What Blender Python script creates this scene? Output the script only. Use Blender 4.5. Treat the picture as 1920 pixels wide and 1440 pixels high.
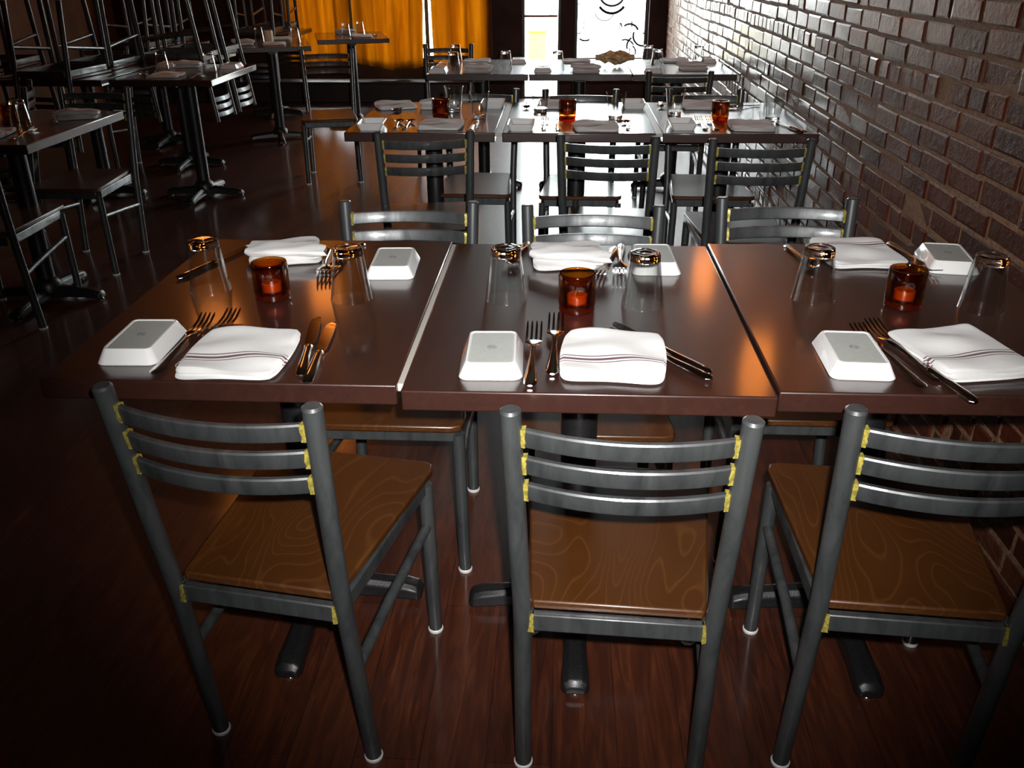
import bpy, math, random
from mathutils import Vector, Matrix
R = math.radians; PI = math.pi
for o in list(bpy.data.objects): bpy.data.objects.remove(o)
S = bpy.context.scene
COL = S.collection
# ------------------------------------------------------------------ camera
F_PX = 1671.3
cam_d = bpy.data.cameras.new('camera'); cam = bpy.data.objects.new('camera', cam_d); COL.objects.link(cam)
cam_d.sensor_fit = 'HORIZONTAL'; cam_d.sensor_width = 36; cam_d.lens = F_PX/1920*36
cam_d.clip_start = .02; cam_d.clip_end = 200
PIT, YAW, ROL = R(25.72), R(3.30), R(-.384)
fw = Vector((-math.sin(YAW)*math.cos(PIT), math.cos(YAW)*math.cos(PIT), -math.sin(PIT)))
rt = Vector((math.cos(YAW), math.sin(YAW), 0)); up = rt.cross(fw)
r2 = rt*math.cos(ROL)+up*math.sin(ROL); u2 = -rt*math.sin(ROL)+up*math.cos(ROL)
CAM = Vector((0, 0, 1.372))
cam.matrix_world = Matrix(((r2.x, u2.x, -fw.x, CAM.x), (r2.y, u2.y, -fw.y, CAM.y), (r2.z, u2.z, -fw.z, CAM.z), (0, 0, 0, 1)))
S.camera = cam
# ------------------------------------------------------------------ view, world, lights
S.view_settings.view_transform = 'Standard'; S.view_settings.look = 'None'
S.view_settings.exposure = 0.0; S.view_settings.gamma = 1.0; S.view_settings.use_curve_mapping = False
W = bpy.data.worlds.new('daylight'); S.world = W; W.use_nodes = True
bg = W.node_tree.nodes['Background']; bg.inputs[0].default_value = (.93, .97, 1, 1); bg.inputs[1].default_value = 26.0

def light(name, kind, loc, power, color=(1, 1, 1), **kw):
    l = bpy.data.lights.new(name, kind); l.energy = power; l.color = color
    for k, v in kw.items(): setattr(l, k, v)
    o = bpy.data.objects.new(name, l); o.location = loc; COL.objects.link(o); return o
# the camera's own flash, just above and right of the lens
fl = light('camera_flash', 'SPOT', CAM + r2*.035 + u2*.045, 265, (1, .97, .94), spot_size=R(71), spot_blend=1.0, shadow_soft_size=.012)
aim = (fw + r2*.05 + u2*.06).normalized(); fl.rotation_euler = aim.to_track_quat('-Z', 'Y').to_euler()

def portal(name, x0, x1, z0, z1, y):
    o = light(name, 'AREA', ((x0+x1)/2, y, (z0+z1)/2), 1, shape='RECTANGLE', size=abs(x1-x0), size_y=z1-z0)
    o.rotation_euler = (R(-90), 0, 0); o.data.cycles.is_portal = True
FY = 9.8
portal('door_daylight', -.44, -.04, 0, 2.5, FY+.14)
portal('window_daylight', .10, .84, .36, 2.6, FY+.14)
portal('curtain_daylight', -2.16, -.76, .42, 2.4, FY+.14)
portal('curtain_daylight', -2.84, -2.24, .36, 3.8, FY+.14)

# ------------------------------------------------------------------ materials
MT = {}
def nm(name):
    m = bpy.data.materials.new(name); m.use_nodes = True; nt = m.node_tree
    b = nt.nodes['Principled BSDF']; MT[name] = m
    return m, nt, b
def N(nt, t, **kw):
    n = nt.nodes.new(t)
    for k, v in kw.items():
        if isinstance(k, str) and hasattr(n, k): setattr(n, k, v)
    return n
def setin(n, **kw):
    for k, v in kw.items(): n.inputs[k.replace('_', ' ')].default_value = v
def coords(nt, scale=(1, 1, 1), kind='Object'):
    tc = N(nt, 'ShaderNodeTexCoord'); mp = N(nt, 'ShaderNodeMapping'); mp.inputs['Scale'].default_value = scale
    nt.links.new(tc.outputs[kind], mp.inputs[0]); return mp.outputs[0]
def noise(nt, vec, scale, detail=4, rough=.5, dist=0):
    n = N(nt, 'ShaderNodeTexNoise'); nt.links.new(vec, n.inputs['Vector']); setin(n, Scale=scale, Detail=detail, Roughness=rough, Distortion=dist); return n.outputs[0]
def ramp(nt, fac, stops):
    r = N(nt, 'ShaderNodeValToRGB'); nt.links.new(fac, r.inputs[0])
    while len(r.color_ramp.elements) < len(stops): r.color_ramp.elements.new(.5)
    for e, (p, c) in zip(r.color_ramp.elements, stops):
        e.position = p; e.color = (*c, 1) if len(c) == 3 else c
    return r.outputs[0]
def mix(nt, fac, a, b, mode='MIX'):
    m = N(nt, 'ShaderNodeMix'); m.data_type = 'RGBA'; m.blend_type = mode
    if isinstance(fac, (int, float)): m.inputs[0].default_value = fac
    else: nt.links.new(fac, m.inputs[0])
    for s, v in ((m.inputs[6], a), (m.inputs[7], b)):
        if isinstance(v, tuple): s.default_value = (*v, 1)
        else: nt.links.new(v, s)
    return m.outputs[2]
def math_n(nt, op, a, b=None, c=None):
    m = N(nt, 'ShaderNodeMath'); m.operation = op
    for i, v in enumerate((a, b, c)):
        if v is None: continue
        if isinstance(v, (int, float)): m.inputs[i].default_value = v
        else: nt.links.new(v, m.inputs[i])
    return m.outputs[0]
def bump(nt, b, h, strength=.3, dist=.01):
    n = N(nt, 'ShaderNodeBump'); nt.links.new(h, n.inputs['Height']); setin(n, Strength=strength, Distance=dist)
    nt.links.new(n.outputs[0], b.inputs['Normal'])
def plain(name, col, rough=.5, metal=0, coat=0, coat_rough=.1, spec=.5, noise_amt=.0, nscale=20, bmp=0):
    m, nt, b = nm(name)
    setin(b, Base_Color=(*col, 1), Roughness=rough, Metallic=metal, Coat_Weight=coat, Coat_Roughness=coat_rough, Specular_IOR_Level=spec)
    v = coords(nt); n = noise(nt, v, nscale)
    d = tuple(c*(1-noise_amt) for c in col); l = tuple(min(1, c*(1+noise_amt)) for c in col)
    nt.links.new(ramp(nt, n, [(.35, d), (.65, l)]), b.inputs['Base Color'])
    if bmp: bump(nt, b, n, bmp, .002)
    return m

# dark stained table wood
m, nt, b = nm('table_wood')
v = coords(nt, (1, .12, 1)); n1 = noise(nt, v, 60, 6, .6, .6); v2 = coords(nt); n2 = noise(nt, v2, 3, 3)
c = ramp(nt, n1, [(.3, (.015, .0050, .0036)), (.55, (.026, .0094, .0064)), (.75, (.041, .016, .0105))])
c = mix(nt, n2, c, (.036, .012, .008)); nt.links.new(c, b.inputs['Base Color'])
setin(b, Roughness=.36, Coat_Weight=.85, Coat_Roughness=.115, Specular_IOR_Level=.5)
bump(nt, b, n1, .05, .001)
# floor planks
m, nt, b = nm('floor_wood')
v = coords(nt, (1, 1, 1), 'Object')
mp = N(nt, 'ShaderNodeMapping'); nt.links.new(v, mp.inputs[0]); mp.inputs['Rotation'].default_value = (0, 0, R(90))
br = N(nt, 'ShaderNodeTexBrick'); nt.links.new(mp.outputs[0], br.inputs['Vector'])
br.offset = .37; br.squash = 1
setin(br, Color1=(0, 0, 0, 1), Color2=(1, 1, 1, 1), Mortar=(0, 0, 0, 1), Scale=1, Mortar_Size=.0012, Bias=0, Brick_Width=1.2, Row_Height=.125)
vs = coords(nt, (9, .9, 1)); g = noise(nt, vs, 5, 8, .62, 1.4)
gb = noise(nt, coords(nt, (3, .6, 1)), 2.2, 4, .6, 2.5)
c = ramp(nt, g, [(.30, (.011, .0024, .0014)), (.45, (.040, .0088, .0036)), (.58, (.092, .0225, .0078)), (.74, (.175, .052, .016))])
c = mix(nt, ramp(nt, gb, [(.35, (0, 0, 0)), (.65, (1, 1, 1))]), mix(nt, .55, c, (.03, .008, .005)), c)
c = mix(nt, .35, c, mix(nt, br.outputs[0], (.032, .0068, .0030), (.100, .025, .0085)))
seam = math_n(nt, 'MULTIPLY', br.outputs['Fac'], .55)
c = mix(nt, seam, c, (.008, .003, .002)); nt.links.new(c, b.inputs['Base Color'])
setin(b, Roughness=.48, Coat_Weight=.6, Coat_Roughness=.14)
bump(nt, b, g, .06, .001)
# chair metal
m, nt, b = nm('gunmetal')
v = coords(nt, (1, 1, .25)); n1 = noise(nt, v, 26, 4, .6, .4)
c = ramp(nt, n1, [(.3, (.042, .046, .049)), (.5, (.080, .086, .089)), (.75, (.120, .126, .128))])
nt.links.new(c, b.inputs['Base Color']); setin(b, Metallic=.55, Roughness=.42, Coat_Weight=.3, Coat_Roughness=.12)
nt.links.new(ramp(nt, n1, [(.3, (.48,)*3), (.7, (.34,)*3)]), b.inputs['Roughness'])
# chair seat plywood
m, nt, b = nm('seat_plywood')
tc = N(nt, 'ShaderNodeTexCoord'); oi = N(nt, 'ShaderNodeObjectInfo')
ad = N(nt, 'ShaderNodeVectorMath'); ad.operation = 'MULTIPLY_ADD'
cb = N(nt, 'ShaderNodeCombineXYZ'); nt.links.new(oi.outputs['Random'], cb.inputs[0]); nt.links.new(oi.outputs['Random'], cb.inputs[1])
nt.links.new(cb.outputs[0], ad.inputs[0]); ad.inputs[1].default_value = (3, 7, 0); nt.links.new(tc.outputs['Object'], ad.inputs[2])
mp = N(nt, 'ShaderNodeMapping'); mp.inputs['Scale'].default_value = (1, .38, 1); nt.links.new(ad.outputs[0], mp.inputs[0])
nb = noise(nt, mp.outputs[0], 5.5, 1.5, .45, .4)
ring = math_n(nt, 'FRACT', math_n(nt, 'MULTIPLY', nb, 27.0))
line = ramp(nt, ring, [(.0, (1, 1, 1)), (.10, (.12,)*3), (.86, (0, 0, 0)), (1.0, (1, 1, 1))])
c = mix(nt, noise(nt, tc.outputs['Object'], 9, 4), (.050, .0150, .0026), (.070, .0225, .0042))
c = mix(nt, math_n(nt, 'MULTIPLY', line, .30), c, (.15, .060, .015))
nt.links.new(c, b.inputs['Base Color']); setin(b, Roughness=.38, Coat_Weight=.3, Coat_Roughness=.15)
plain('weld_yellow', (.36, .30, .06), .35, .3, noise_amt=.35, nscale=180)
plain('white_plastic', (.72, .72, .70), .45)
plain('black_iron', (.012, .012, .013), .42, .2, coat=.3, coat_rough=.3, noise_amt=.3, nscale=300, bmp=.25)
plain('chrome', (.8, .8, .8), .12, 1)
m = plain('steel', (.66, .63, .60), .13, 1)
plain('china', (.83, .84, .84), .16, 0, coat=.6, coat_rough=.05, noise_amt=.01)
plain('china_foot', (.40, .42, .40), .55, noise_amt=.04, nscale=90)
plain('stamp_ink', (.10, .10, .10), .6)
plain('wax', (.86, .74, .50), .5)
plain('seam_glint', (.42, .40, .36), .45)  # flat grey standing in for the reflection on bevelled table edges
# napkin cloth with burgundy stripes
m, nt, b = nm('napkin_cloth')
tc = N(nt, 'ShaderNodeTexCoord'); sp = N(nt, 'ShaderNodeSeparateXYZ'); nt.links.new(tc.outputs['Object'], sp.inputs[0])
tot = None
for yy, wd in ((-.022, .0014), (-.032, .0034), (-.042, .0014)):
    d = math_n(nt, 'LESS_THAN', math_n(nt, 'ABSOLUTE', math_n(nt, 'SUBTRACT', sp.outputs[1], yy)), wd)
    tot = d if tot is None else math_n(nt, 'ADD', tot, d)
tot = math_n(nt, 'MULTIPLY', tot, .97)
c = mix(nt, tot, (.76, .76, .76), (.085, .012, .035)); nt.links.new(c, b.inputs['Base Color'])
setin(b, Roughness=.85, Sheen_Weight=.2)
wv = noise(nt, coords(nt), 900, 2); wl = noise(nt, coords(nt), 14, 3)
bump(nt, b, math_n(nt, 'ADD', math_n(nt, 'MULTIPLY', wv, .12), wl), .35, .006)
# thin clear glass / amber glass : transparent mixed with a fresnel reflection
def thin_glass(name, tint, body=0, rough=.045, ior=1.5, edge=None):
    m = bpy.data.materials.new(name); m.use_nodes = True; nt = m.node_tree; nt.nodes.clear(); MT[name] = m
    out = N(nt, 'ShaderNodeOutputMaterial'); tr = N(nt, 'ShaderNodeBsdfTransparent'); gl = N(nt, 'ShaderNodeBsdfGlossy')
    lf = N(nt, 'ShaderNodeLayerWeight'); lf.inputs[0].default_value = .5
    fres = math_n(nt, 'MULTIPLY_ADD', math_n(nt, 'POWER', lf.outputs['Facing'], 2.6), .80, .055)
    lw = N(nt, 'ShaderNodeLayerWeight'); lw.inputs[0].default_value = .25
    c = mix(nt, lw.outputs['Facing'], tint, edge or tint); nt.links.new(c, tr.inputs[0])
    gl.inputs['Color'].default_value = (.95, .95, .95, 1); gl.inputs['Roughness'].default_value = rough
    mx = N(nt, 'ShaderNodeMixShader'); nt.links.new(fres, mx.inputs[0]); nt.links.new(tr.outputs[0], mx.inputs[1]); nt.links.new(gl.outputs[0], mx.inputs[2])
    last = mx.outputs[0]
    if body:
        df = N(nt, 'ShaderNodeBsdfDiffuse'); df.inputs[0].default_value = (*tint, 1)
        m2 = N(nt, 'ShaderNodeMixShader'); m2.inputs[0].default_value = body
        nt.links.new(last, m2.inputs[1]); nt.links.new(df.outputs[0], m2.inputs[2]); last = m2.outputs[0]
    nt.links.new(last, out.inputs[0]); return m
thin_glass('clear_glass', (.975, .98, .975), edge=(.86, .87, .87))
thin_glass('amber_glass', (.76, .42, .075), body=.0, edge=(.30, .09, .008))
thin_glass('amber_base', (.55, .06, .01), body=.04)
thin_glass('window_glass', (.96, .98, .97), rough=.0)
m = bpy.data.materials.new('solid_glass'); m.use_nodes = True; nt = m.node_tree; nt.nodes.clear(); MT['solid_glass'] = m
out = N(nt, 'ShaderNodeOutputMaterial'); g = N(nt, 'ShaderNodeBsdfGlass'); g.inputs['Roughness'].default_value = .0; g.inputs['IOR'].default_value = 1.5
nt.links.new(g.outputs[0], out.inputs[0])
# walls
plain('dark_panel', (.046, .020, .014), .6, coat=.0, spec=.25, noise_amt=.3, nscale=6)
plain('dark_frame', (.030, .022, .018), .4, coat=.2, noise_amt=.2, nscale=8)
plain('plaster_brown', (.16, .075, .035), .8, noise_amt=.25, nscale=3)
plain('ceiling_paint', (.10, .07, .05), .9, noise_amt=.1)
plain('sidewalk', (.45, .43, .40), .9, noise_amt=.15, nscale=2)
plain('yellow_paint', (.55, .47, .062), .6)
plain('iron_black', (.02, .02, .02), .5)
plain('dried_paper', (.70, .50, .28), .8, noise_amt=.3, nscale=40)
# curtain: translucent amber cloth
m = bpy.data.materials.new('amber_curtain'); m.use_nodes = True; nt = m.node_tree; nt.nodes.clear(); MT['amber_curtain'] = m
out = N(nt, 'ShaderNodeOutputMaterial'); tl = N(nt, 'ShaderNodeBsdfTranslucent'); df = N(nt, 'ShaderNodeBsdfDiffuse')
cc = ramp(nt, noise(nt, coords(nt, (7, 7, .5)), 1.7, 2, .5, .6), [(.3, (.27, .125, .011)), (.5, (.34, .172, .018)), (.7, (.42, .225, .027))])  # upright noise streaks put soft fold highlights into the cloth colour
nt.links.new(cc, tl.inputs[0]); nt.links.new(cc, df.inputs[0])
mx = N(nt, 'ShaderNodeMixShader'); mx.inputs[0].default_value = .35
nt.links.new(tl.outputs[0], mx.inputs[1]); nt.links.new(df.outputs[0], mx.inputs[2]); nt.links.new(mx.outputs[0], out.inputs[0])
# sconce shade
m, nt, b = nm('lit_amber_shade'); setin(b, Base_Color=(.9, .45, .1, 1), Roughness=.4, Emission_Color=(1, .27, .04, 1), Emission_Strength=6.5)
# bricks (tone comes from a per-brick attribute) and mortar
m, nt, b = nm('brick')
at = N(nt, 'ShaderNodeAttribute'); at.attribute_name = 'tone'
n1 = noise(nt, coords(nt), 34, 6, .65)
c = ramp(nt, at.outputs['Fac'], [(0, (.036, .008, .0035)), (.35, (.082, .015, .005)), (.7, (.125, .025, .008)), (1, (.13, .045, .022))])
c = mix(nt, math_n(nt, 'MULTIPLY', n1, .55), c, (.055, .020, .014))
nt.links.new(c, b.inputs['Base Color']); setin(b, Roughness=.6, Specular_IOR_Level=.2, Coat_Weight=.45, Coat_Roughness=.18, Coat_Tint=(1, .86, .72, 1))
bump(nt, b, n1, .9, .011)
m, nt, b = nm('mortar')
n1 = noise(nt, coords(nt), 60, 5, .6); nt.links.new(ramp(nt, n1, [(.3, (.19, .095, .050)), (.7, (.34, .19, .105))]), b.inputs['Base Color'])
setin(b, Roughness=.85); bump(nt, b, n1, .9, .01)

# ------------------------------------------------------------------ mesh builder
class MB:
    def __init__(s): s.v = []; s.f = []; s.tone = []
    def add(s, vs, fs, M=None):
        o = len(s.v)
        for p in vs: s.v.append(tuple(M @ Vector(p)) if M else tuple(p))
        for f in fs: s.f.append(tuple(i+o for i in f))
        return s
    def box(s, x0, x1, y0, y1, z0, z1, M=None):
        vs = [(x, y, z) for z in (z0, z1) for y in (y0, y1) for x in (x0, x1)]
        return s.add(vs, [(0, 2, 3, 1), (4, 5, 7, 6), (0, 1, 5, 4), (2, 6, 7, 3), (0, 4, 6, 2), (1, 3, 7, 5)], M)
    def loft(s, rings, cap=True, closed=False, M=None):
        n = len(rings[0]); vs = [p for r in rings for p in r]; fs = []
        K = len(rings)
        for k in range(K if closed else K-1):
            a = k*n; b_ = ((k+1) % K)*n
            for i in range(n): j = (i+1) % n; fs.append((a+i, a+j, b_+j, b_+i))
        if cap and not closed: fs.append(tuple(range(n-1, -1, -1))); fs.append(tuple(range((K-1)*n, K*n)))
        return s.add(vs, fs, M)
    def tube(s, pts, rad, n=12, M=None, squash=1):
        P = [Vector(p) for p in pts]; rings = []
        rs = rad if isinstance(rad, (list, tuple)) else [rad]*len(P)
        ref = None
        for i, p in enumerate(P):
            t = ((P[min(i+1, len(P)-1)]-P[max(i-1, 0)])).normalized()
            if ref is None: ref = Vector((0, 0, 1)) if abs(t.z) < .9 else Vector((0, 1, 0))
            a = t.cross(ref).normalized(); b_ = a.cross(t).normalized(); ref = b_
            rings.append([tuple(p+a*math.cos(2*PI*k/n)*rs[i]+b_*math.sin(2*PI*k/n)*rs[i]*squash) for k in range(n)])
        return s.loft(rings, M=M)
    def lathe(s, prof, n=32, M=None, cap=True):
        return s.loft([[(r*math.cos(2*PI*k/n), r*math.sin(2*PI*k/n), z) for k in range(n)] for r, z in prof], cap=cap, M=M)
    def build(s, name, mat, parent=None, smooth=True, bevel=0, seg=2, angle=35):
        me = bpy.data.meshes.new(name); me.from_pydata(s.v, [], s.f); me.update()
        me.materials.append(MT[mat]); o = bpy.data.objects.new(name, me); COL.objects.link(o)
        if parent: o.parent = parent
        if bevel:
            md = o.modifiers.new('bevel', 'BEVEL'); md.width = bevel; md.segments = seg; md.limit_method = 'ANGLE'; md.angle_limit = R(30)
        if smooth:
            for p in me.polygons: p.use_smooth = True
            me.set_sharp_from_angle(angle=R(angle))
        return o
def rrect(hx, hy, r, z, n=5, cx=0, cy=0):
    out = []
    for sx, sy, a0 in ((1, 1, 0), (-1, 1, 90), (-1, -1, 180), (1, -1, 270)):
        for k in range(n+1):
            a = R(a0+90*k/n); out.append((cx+sx*(hx-r)+r*math.cos(a), cy+sy*(hy-r)+r*math.sin(a), z))
    return out
def tag(o, label, cat=None, group=None, kind=None):
    if label: o['label'] = label
    if cat: o['category'] = cat
    if group: o['group'] = group
    if kind: o['kind'] = kind
    return o
def empty(name):
    o = bpy.data.objects.new(name, None); o.empty_display_size = .05; COL.objects.link(o); return o
def copy_tree(o, parent=None):
    c = o.copy(); COL.objects.link(c); c.parent = parent
    for ch in KIDS.get(o.name, [x for x in o.children]): copy_tree(ch, c)
    return c
KIDS = {}
class Proto:
    def __init__(s, fn): s.o = fn(); s.used = False
    def put(s, x, y, z=0, rz=0, label=None, cat=None, group=None, rx=0):
        o = s.o if not s.used else copy_tree(s.o)
        s.used = True
        o.location = (x, y, z); o.rotation_euler = (R(rx), 0, R(rz)); tag(o, label, cat, group); return o

# ------------------------------------------------------------------ room shell
def struct(o, label=None, cat='structure'):
    o['kind'] = 'structure'; o['label'] = label; o['category'] = cat; return o
WX, LX, BY, CZ = 1.03, -4.7, -2.6, 4.2
mb = MB(); mb.box(LX-.2, WX+.3, BY-.2, FY+.3, -.1, 0)
struct(mb.build('floor', 'floor_wood', smooth=False), 'reddish brown plank wood floor of the restaurant', 'floor')
mb = MB(); mb.box(LX-.2, WX+.3, BY-.2, FY+.3, CZ, CZ+.1)
struct(mb.build('ceiling', 'ceiling_paint', smooth=False), 'dark ceiling above the dining room', 'ceiling')
mb = MB(); mb.box(LX-.15, LX, BY, FY, 0, CZ); struct(mb.build('wall_left', 'plaster_brown', smooth=False), 'dim brown wall on the left behind the stacked chairs', 'wall')
mb = MB(); mb.box(LX, WX+.2, BY-.15, BY, 0, CZ); struct(mb.build('wall_near', 'dark_panel', smooth=False), 'dark wall behind the viewer', 'wall')
# far wall with openings
OP = [(-2.84, -2.24, .36, 3.8), (-2.16, -.76, .385, 2.4), (-.44, -.04, .0, 2.5), (.10, .84, .36, 2.6)]
mb = MB(); x = LX
for a, b_, z0, z1 in OP:
    mb.box(x, a, FY, FY+.14, 0, CZ)
    if z0 > 0: mb.box(a, b_, FY, FY+.14, 0, z0)
    mb.box(a, b_, FY, FY+.14, z1, CZ); x = b_
mb.box(x, WX+.2, FY, FY+.14, 0, CZ)
struct(mb.build('wall_far', 'dark_panel', smooth=False), 'dark brown panelled street wall with door and curtained windows', 'wall')
mb = MB(); mb.box(.845, WX, 9.76, FY, 0, CZ)
struct(mb.build('trim_1', 'dark_panel', smooth=False, bevel=.01), 'dark brown pillar between patterned window and brick wall', 'pillar')
mb = MB(); mb.box(-4.6, -.80, FY-.30, FY, 0, .185); mb.box(-4.6, -.79, FY-.33, FY, .185, .205)
struct(mb.build('trim_2', 'dark_frame', smooth=False, bevel=.006), 'low dark ledge with a bright front edge under the curtains', 'ledge')
mb = MB()
for xx in (-2.22, -.78): mb.box(xx-.04, xx+.04, FY-.03, FY, .2, CZ)
struct(mb.build('trim_3', 'dark_frame', smooth=False, bevel=.004), 'dark window posts beside the amber curtains', 'trim')
# door and windows
def framed(name, x0, x1, z0, z1, lab, cat, bars=()):
    f = MB(); w = .03
    f.box(x0, x0+w, FY+.02, FY+.10, z0, z1); f.box(x1-w, x1, FY+.02, FY+.10, z0, z1)
    f.box(x0+w, x1-w, FY+.02, FY+.10, z1-w, z1)
    f.box(x0+w, x1-w, FY+.02, FY+.10, z0, z0+w*.6)
    for bx in bars: f.box(bx-.02, bx+.02, FY+.02, FY+.10, z0+w*.6, z1-w)
    o = f.build(name, 'dark_frame', smooth=False, bevel=.003); struct(o, lab, cat)
    g = MB(); g.box(x0+w, x1-w, FY+.055, FY+.061, z0+w*.6, z1-w); g.build('glass_pane', 'window_glass', o, smooth=False)
    return o
d = framed('door_1', -.44, -.04, 0, 2.5, 'glass street door left of the patterned window, daylight behind', 'door')
mb = MB(); mb.tube([(-.41, FY-.03, .81), (-.075, FY-.03, .81)], .016, 10); mb.box(-.40, -.385, FY-.03, FY+.03, .80, .82); mb.box(-.10, -.085, FY-.03, FY+.03, .80, .82)
tag(mb.build('push_bar', 'chrome', d), 'grey horizontal push bar')
w = framed('window_1', .10, .84, .36, 2.6, 'bright window with dark curling ironwork beside the brick wall', 'window')
framed('window_2', -2.16, -.76, .385, 2.4, 'window behind the middle and right amber curtains', 'window', bars=(-1.42,))
framed('window_3', -2.84, -2.24, .36, 3.8, 'window behind the leftmost amber curtain', 'window')
# ironwork scrolls in the patterned window
mb = MB(); wy = FY+.012
def arc(cx, cz, r, a0, a1, rad=.006, ry=1):
    rad *= 1.35
    mb.tube([(cx+r*math.cos(R(a0+(a1-a0)*k/14)), wy, cz+ry*r*math.sin(R(a0+(a1-a0)*k/14))) for k in range(15)], rad, 6)
for cz0 in (.0, .75, 1.5):
    arc(.47, 1.03+cz0, .13, 200, 340, .010); arc(.47, .98+cz0, .15, 215, 325, .011); arc(.47, 1.05+cz0, .07, 180, 360, .007)
    arc(.40, .86+cz0, .10, 190, 350, .004)
    arc(.29, .72+cz0, .10, 150, 200, .004); arc(.46, .72+cz0, .10, -30, 20, .004); arc(.21, .66+cz0, .09, 230, 300, .007)
    arc(.66, .64+cz0, .09, 20, 130, .009); arc(.80, .62+cz0, .10, 160, 290, .008); arc(.62, .48+cz0, .10, 30, 110, .007); arc(.73, .52+cz0, .09, 120, 200, .008); arc(.66, .46+cz0, .07, -20, 60, .006)
    mb.tube([(.67, wy, .50+cz0), (.665, wy, .40+cz0)], .006, 6); mb.tube([(.57, wy, .74+cz0), (.58, wy, .70+cz0)], .008, 6); mb.tube([(.68, wy, .76+cz0), (.68, wy, .70+cz0)], .007, 6)
mb.tube([(.13, wy, .64), (.17, wy, .64)], .006, 6); mb.tube([(.79, wy, .64), (.81, wy, .64)], .008, 6); mb.tube([(.13, wy, .92), (.16, wy, .92)], .006, 6)
mb.tube([(.13, wy, .40), (.81, wy, .40)], .008, 6); mb.tube([(.13, wy, 2.53), (.81, wy, 2.53)], .008, 6)
mb.build('iron_scrollwork', 'iron_black', w)
# outside
mb = MB(); mb.box(-9, 9, FY+.3, FY+22, -.12, -.04); struct(mb.build('floor_outside', 'sidewalk', smooth=False), 'bright pavement outside the street door', 'ground')
mb = MB(); mb.box(-.50, -.24, 13.0, 13.3, -.04, .42); mb.box(-.52, -.22, 12.98, 13.32, .42, .46)
tag(mb.build('street_box', 'yellow_paint', smooth=False, bevel=.02), 'pale yellow box standing on the bright pavement outside the glass door', 'box')

# brick wall: real bricks proud of a mortar bed
random.seed(11)
mb = MB(); mb.box(WX-.0018, WX+.25, BY, FY+.14, 0, CZ)
wall = struct(mb.build('wall_right', 'mortar', smooth=False), 'old red brick wall running along the right side of the tables', 'wall')
mb = MB(); tones = []
ch = .0672; nrow = int(CZ/ch)
for r_ in range(nrow):
    y = BY - random.random()*.2; z0 = r_*ch; hdr = (r_ % 6 == 3); k = 0
    while y < FY:
        L = random.uniform(.095, .108) if hdr or random.random() < .12 else random.uniform(.195, .215)
        a, b_ = y+.005, min(y+L-.005, FY); y += L
        if a < BY or b_-a < .03 or b_ <= a: continue
        dx = random.uniform(-.001, .005) if random.random() > .08 else random.uniform(-.002, .001)
        jz = random.uniform(-.0025, .0025)+.007*math.sin(y*1.3+z0*.8)+.004*math.sin(y*3.1+1); t = random.random(); c_ = .004+random.random()*.006
        xo = WX-.0035-dx; tl_ = random.uniform(-.002, .002)
        zz0, zz1 = z0+.006+jz, z0+ch-.006+jz+random.uniform(-.002, .002)
        j = lambda s=.0022: random.uniform(-s, s)
        # outer ring at the mortar, then chamfer, then face
        ringA = [(WX+.012, a+j(), zz0+j()), (WX+.012, b_+j(), zz0+j()), (WX+.012, b_+j(), zz1+j()), (WX+.012, a+j(), zz1+j())]
        ringB = [(xo+.0025, a+j(), zz0+j()), (xo+.0025+tl_, b_+j(), zz0+j()), (xo+.0025+tl_, b_+j(), zz1+j()), (xo+.0025, a+j(), zz1+j())]
        ringC = [(xo+j(.001), a+c_, zz0+c_*.7), (xo+tl_+j(.001), b_-c_, zz0+c_*.7), (xo+tl_+j(.001), b_-c_, zz1-c_*.7), (xo+j(.001), a+c_, zz1-c_*.7)]
        n0 = len(mb.v); mb.loft([ringA, ringB, ringC]); tones += [t]*(len(mb.v)-n0)
o = mb.build('brick_facing', 'brick', wall, smooth=False); o['kind'] = 'structure'
at = o.data.attributes.new('tone', 'FLOAT', 'POINT')
at.data.foreach_set('value', tones)

# curtains
def curtain(x0, x1, ztop, zb, seed, lab, taper=0., lean=0.):
    random.seed(seed); mb = MB(); nx, nz = 90, 26; yb = FY-.10; ph = random.random()*6; fr = (x1-x0)/.16*2*PI
    vs = []; fs = []
    for k in range(nz+1):
        v = k/nz
        for i in range(nx+1):
            u = i/nx; s_ = 1-taper*(1-v)**2.2
            bot = zb(u); z = bot+(ztop-bot)*v
            cx = (x0+x1)/2+lean*(1-v)
            x = cx+(u-.5)*(x1-x0)*s_
            y = yb+.062*math.sin(fr*u*.5+ph+.8*math.sin(3*v+ph))*(.55+.45*v)+.014*math.sin(fr*u*1.3+2*ph+2*v)
            vs.append((x, y, z))
    for k in range(nz):
        for i in range(nx): a = k*(nx+1)+i; fs.append((a, a+1, a+nx+2, a+nx+1))
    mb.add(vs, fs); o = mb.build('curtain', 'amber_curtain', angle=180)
    md = o.modifiers.new('thick', 'SOLIDIFY'); md.thickness = .0012
    tag(o, lab, 'curtain', 'amber curtains over the street windows')
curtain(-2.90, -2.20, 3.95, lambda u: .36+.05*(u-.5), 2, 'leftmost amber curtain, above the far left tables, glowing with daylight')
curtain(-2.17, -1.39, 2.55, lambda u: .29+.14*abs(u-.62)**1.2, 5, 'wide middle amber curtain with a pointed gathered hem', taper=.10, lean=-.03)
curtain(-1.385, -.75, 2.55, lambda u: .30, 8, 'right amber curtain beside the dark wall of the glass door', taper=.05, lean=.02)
mb = MB(); mb.tube([(-2.19, FY-.10, 2.575), (-.70, FY-.10, 2.575)], .014, 10)
tag(mb.build('curtain_rod', 'iron_black'), 'black rod holding the amber curtains along the street wall', 'curtain rod')

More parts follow.
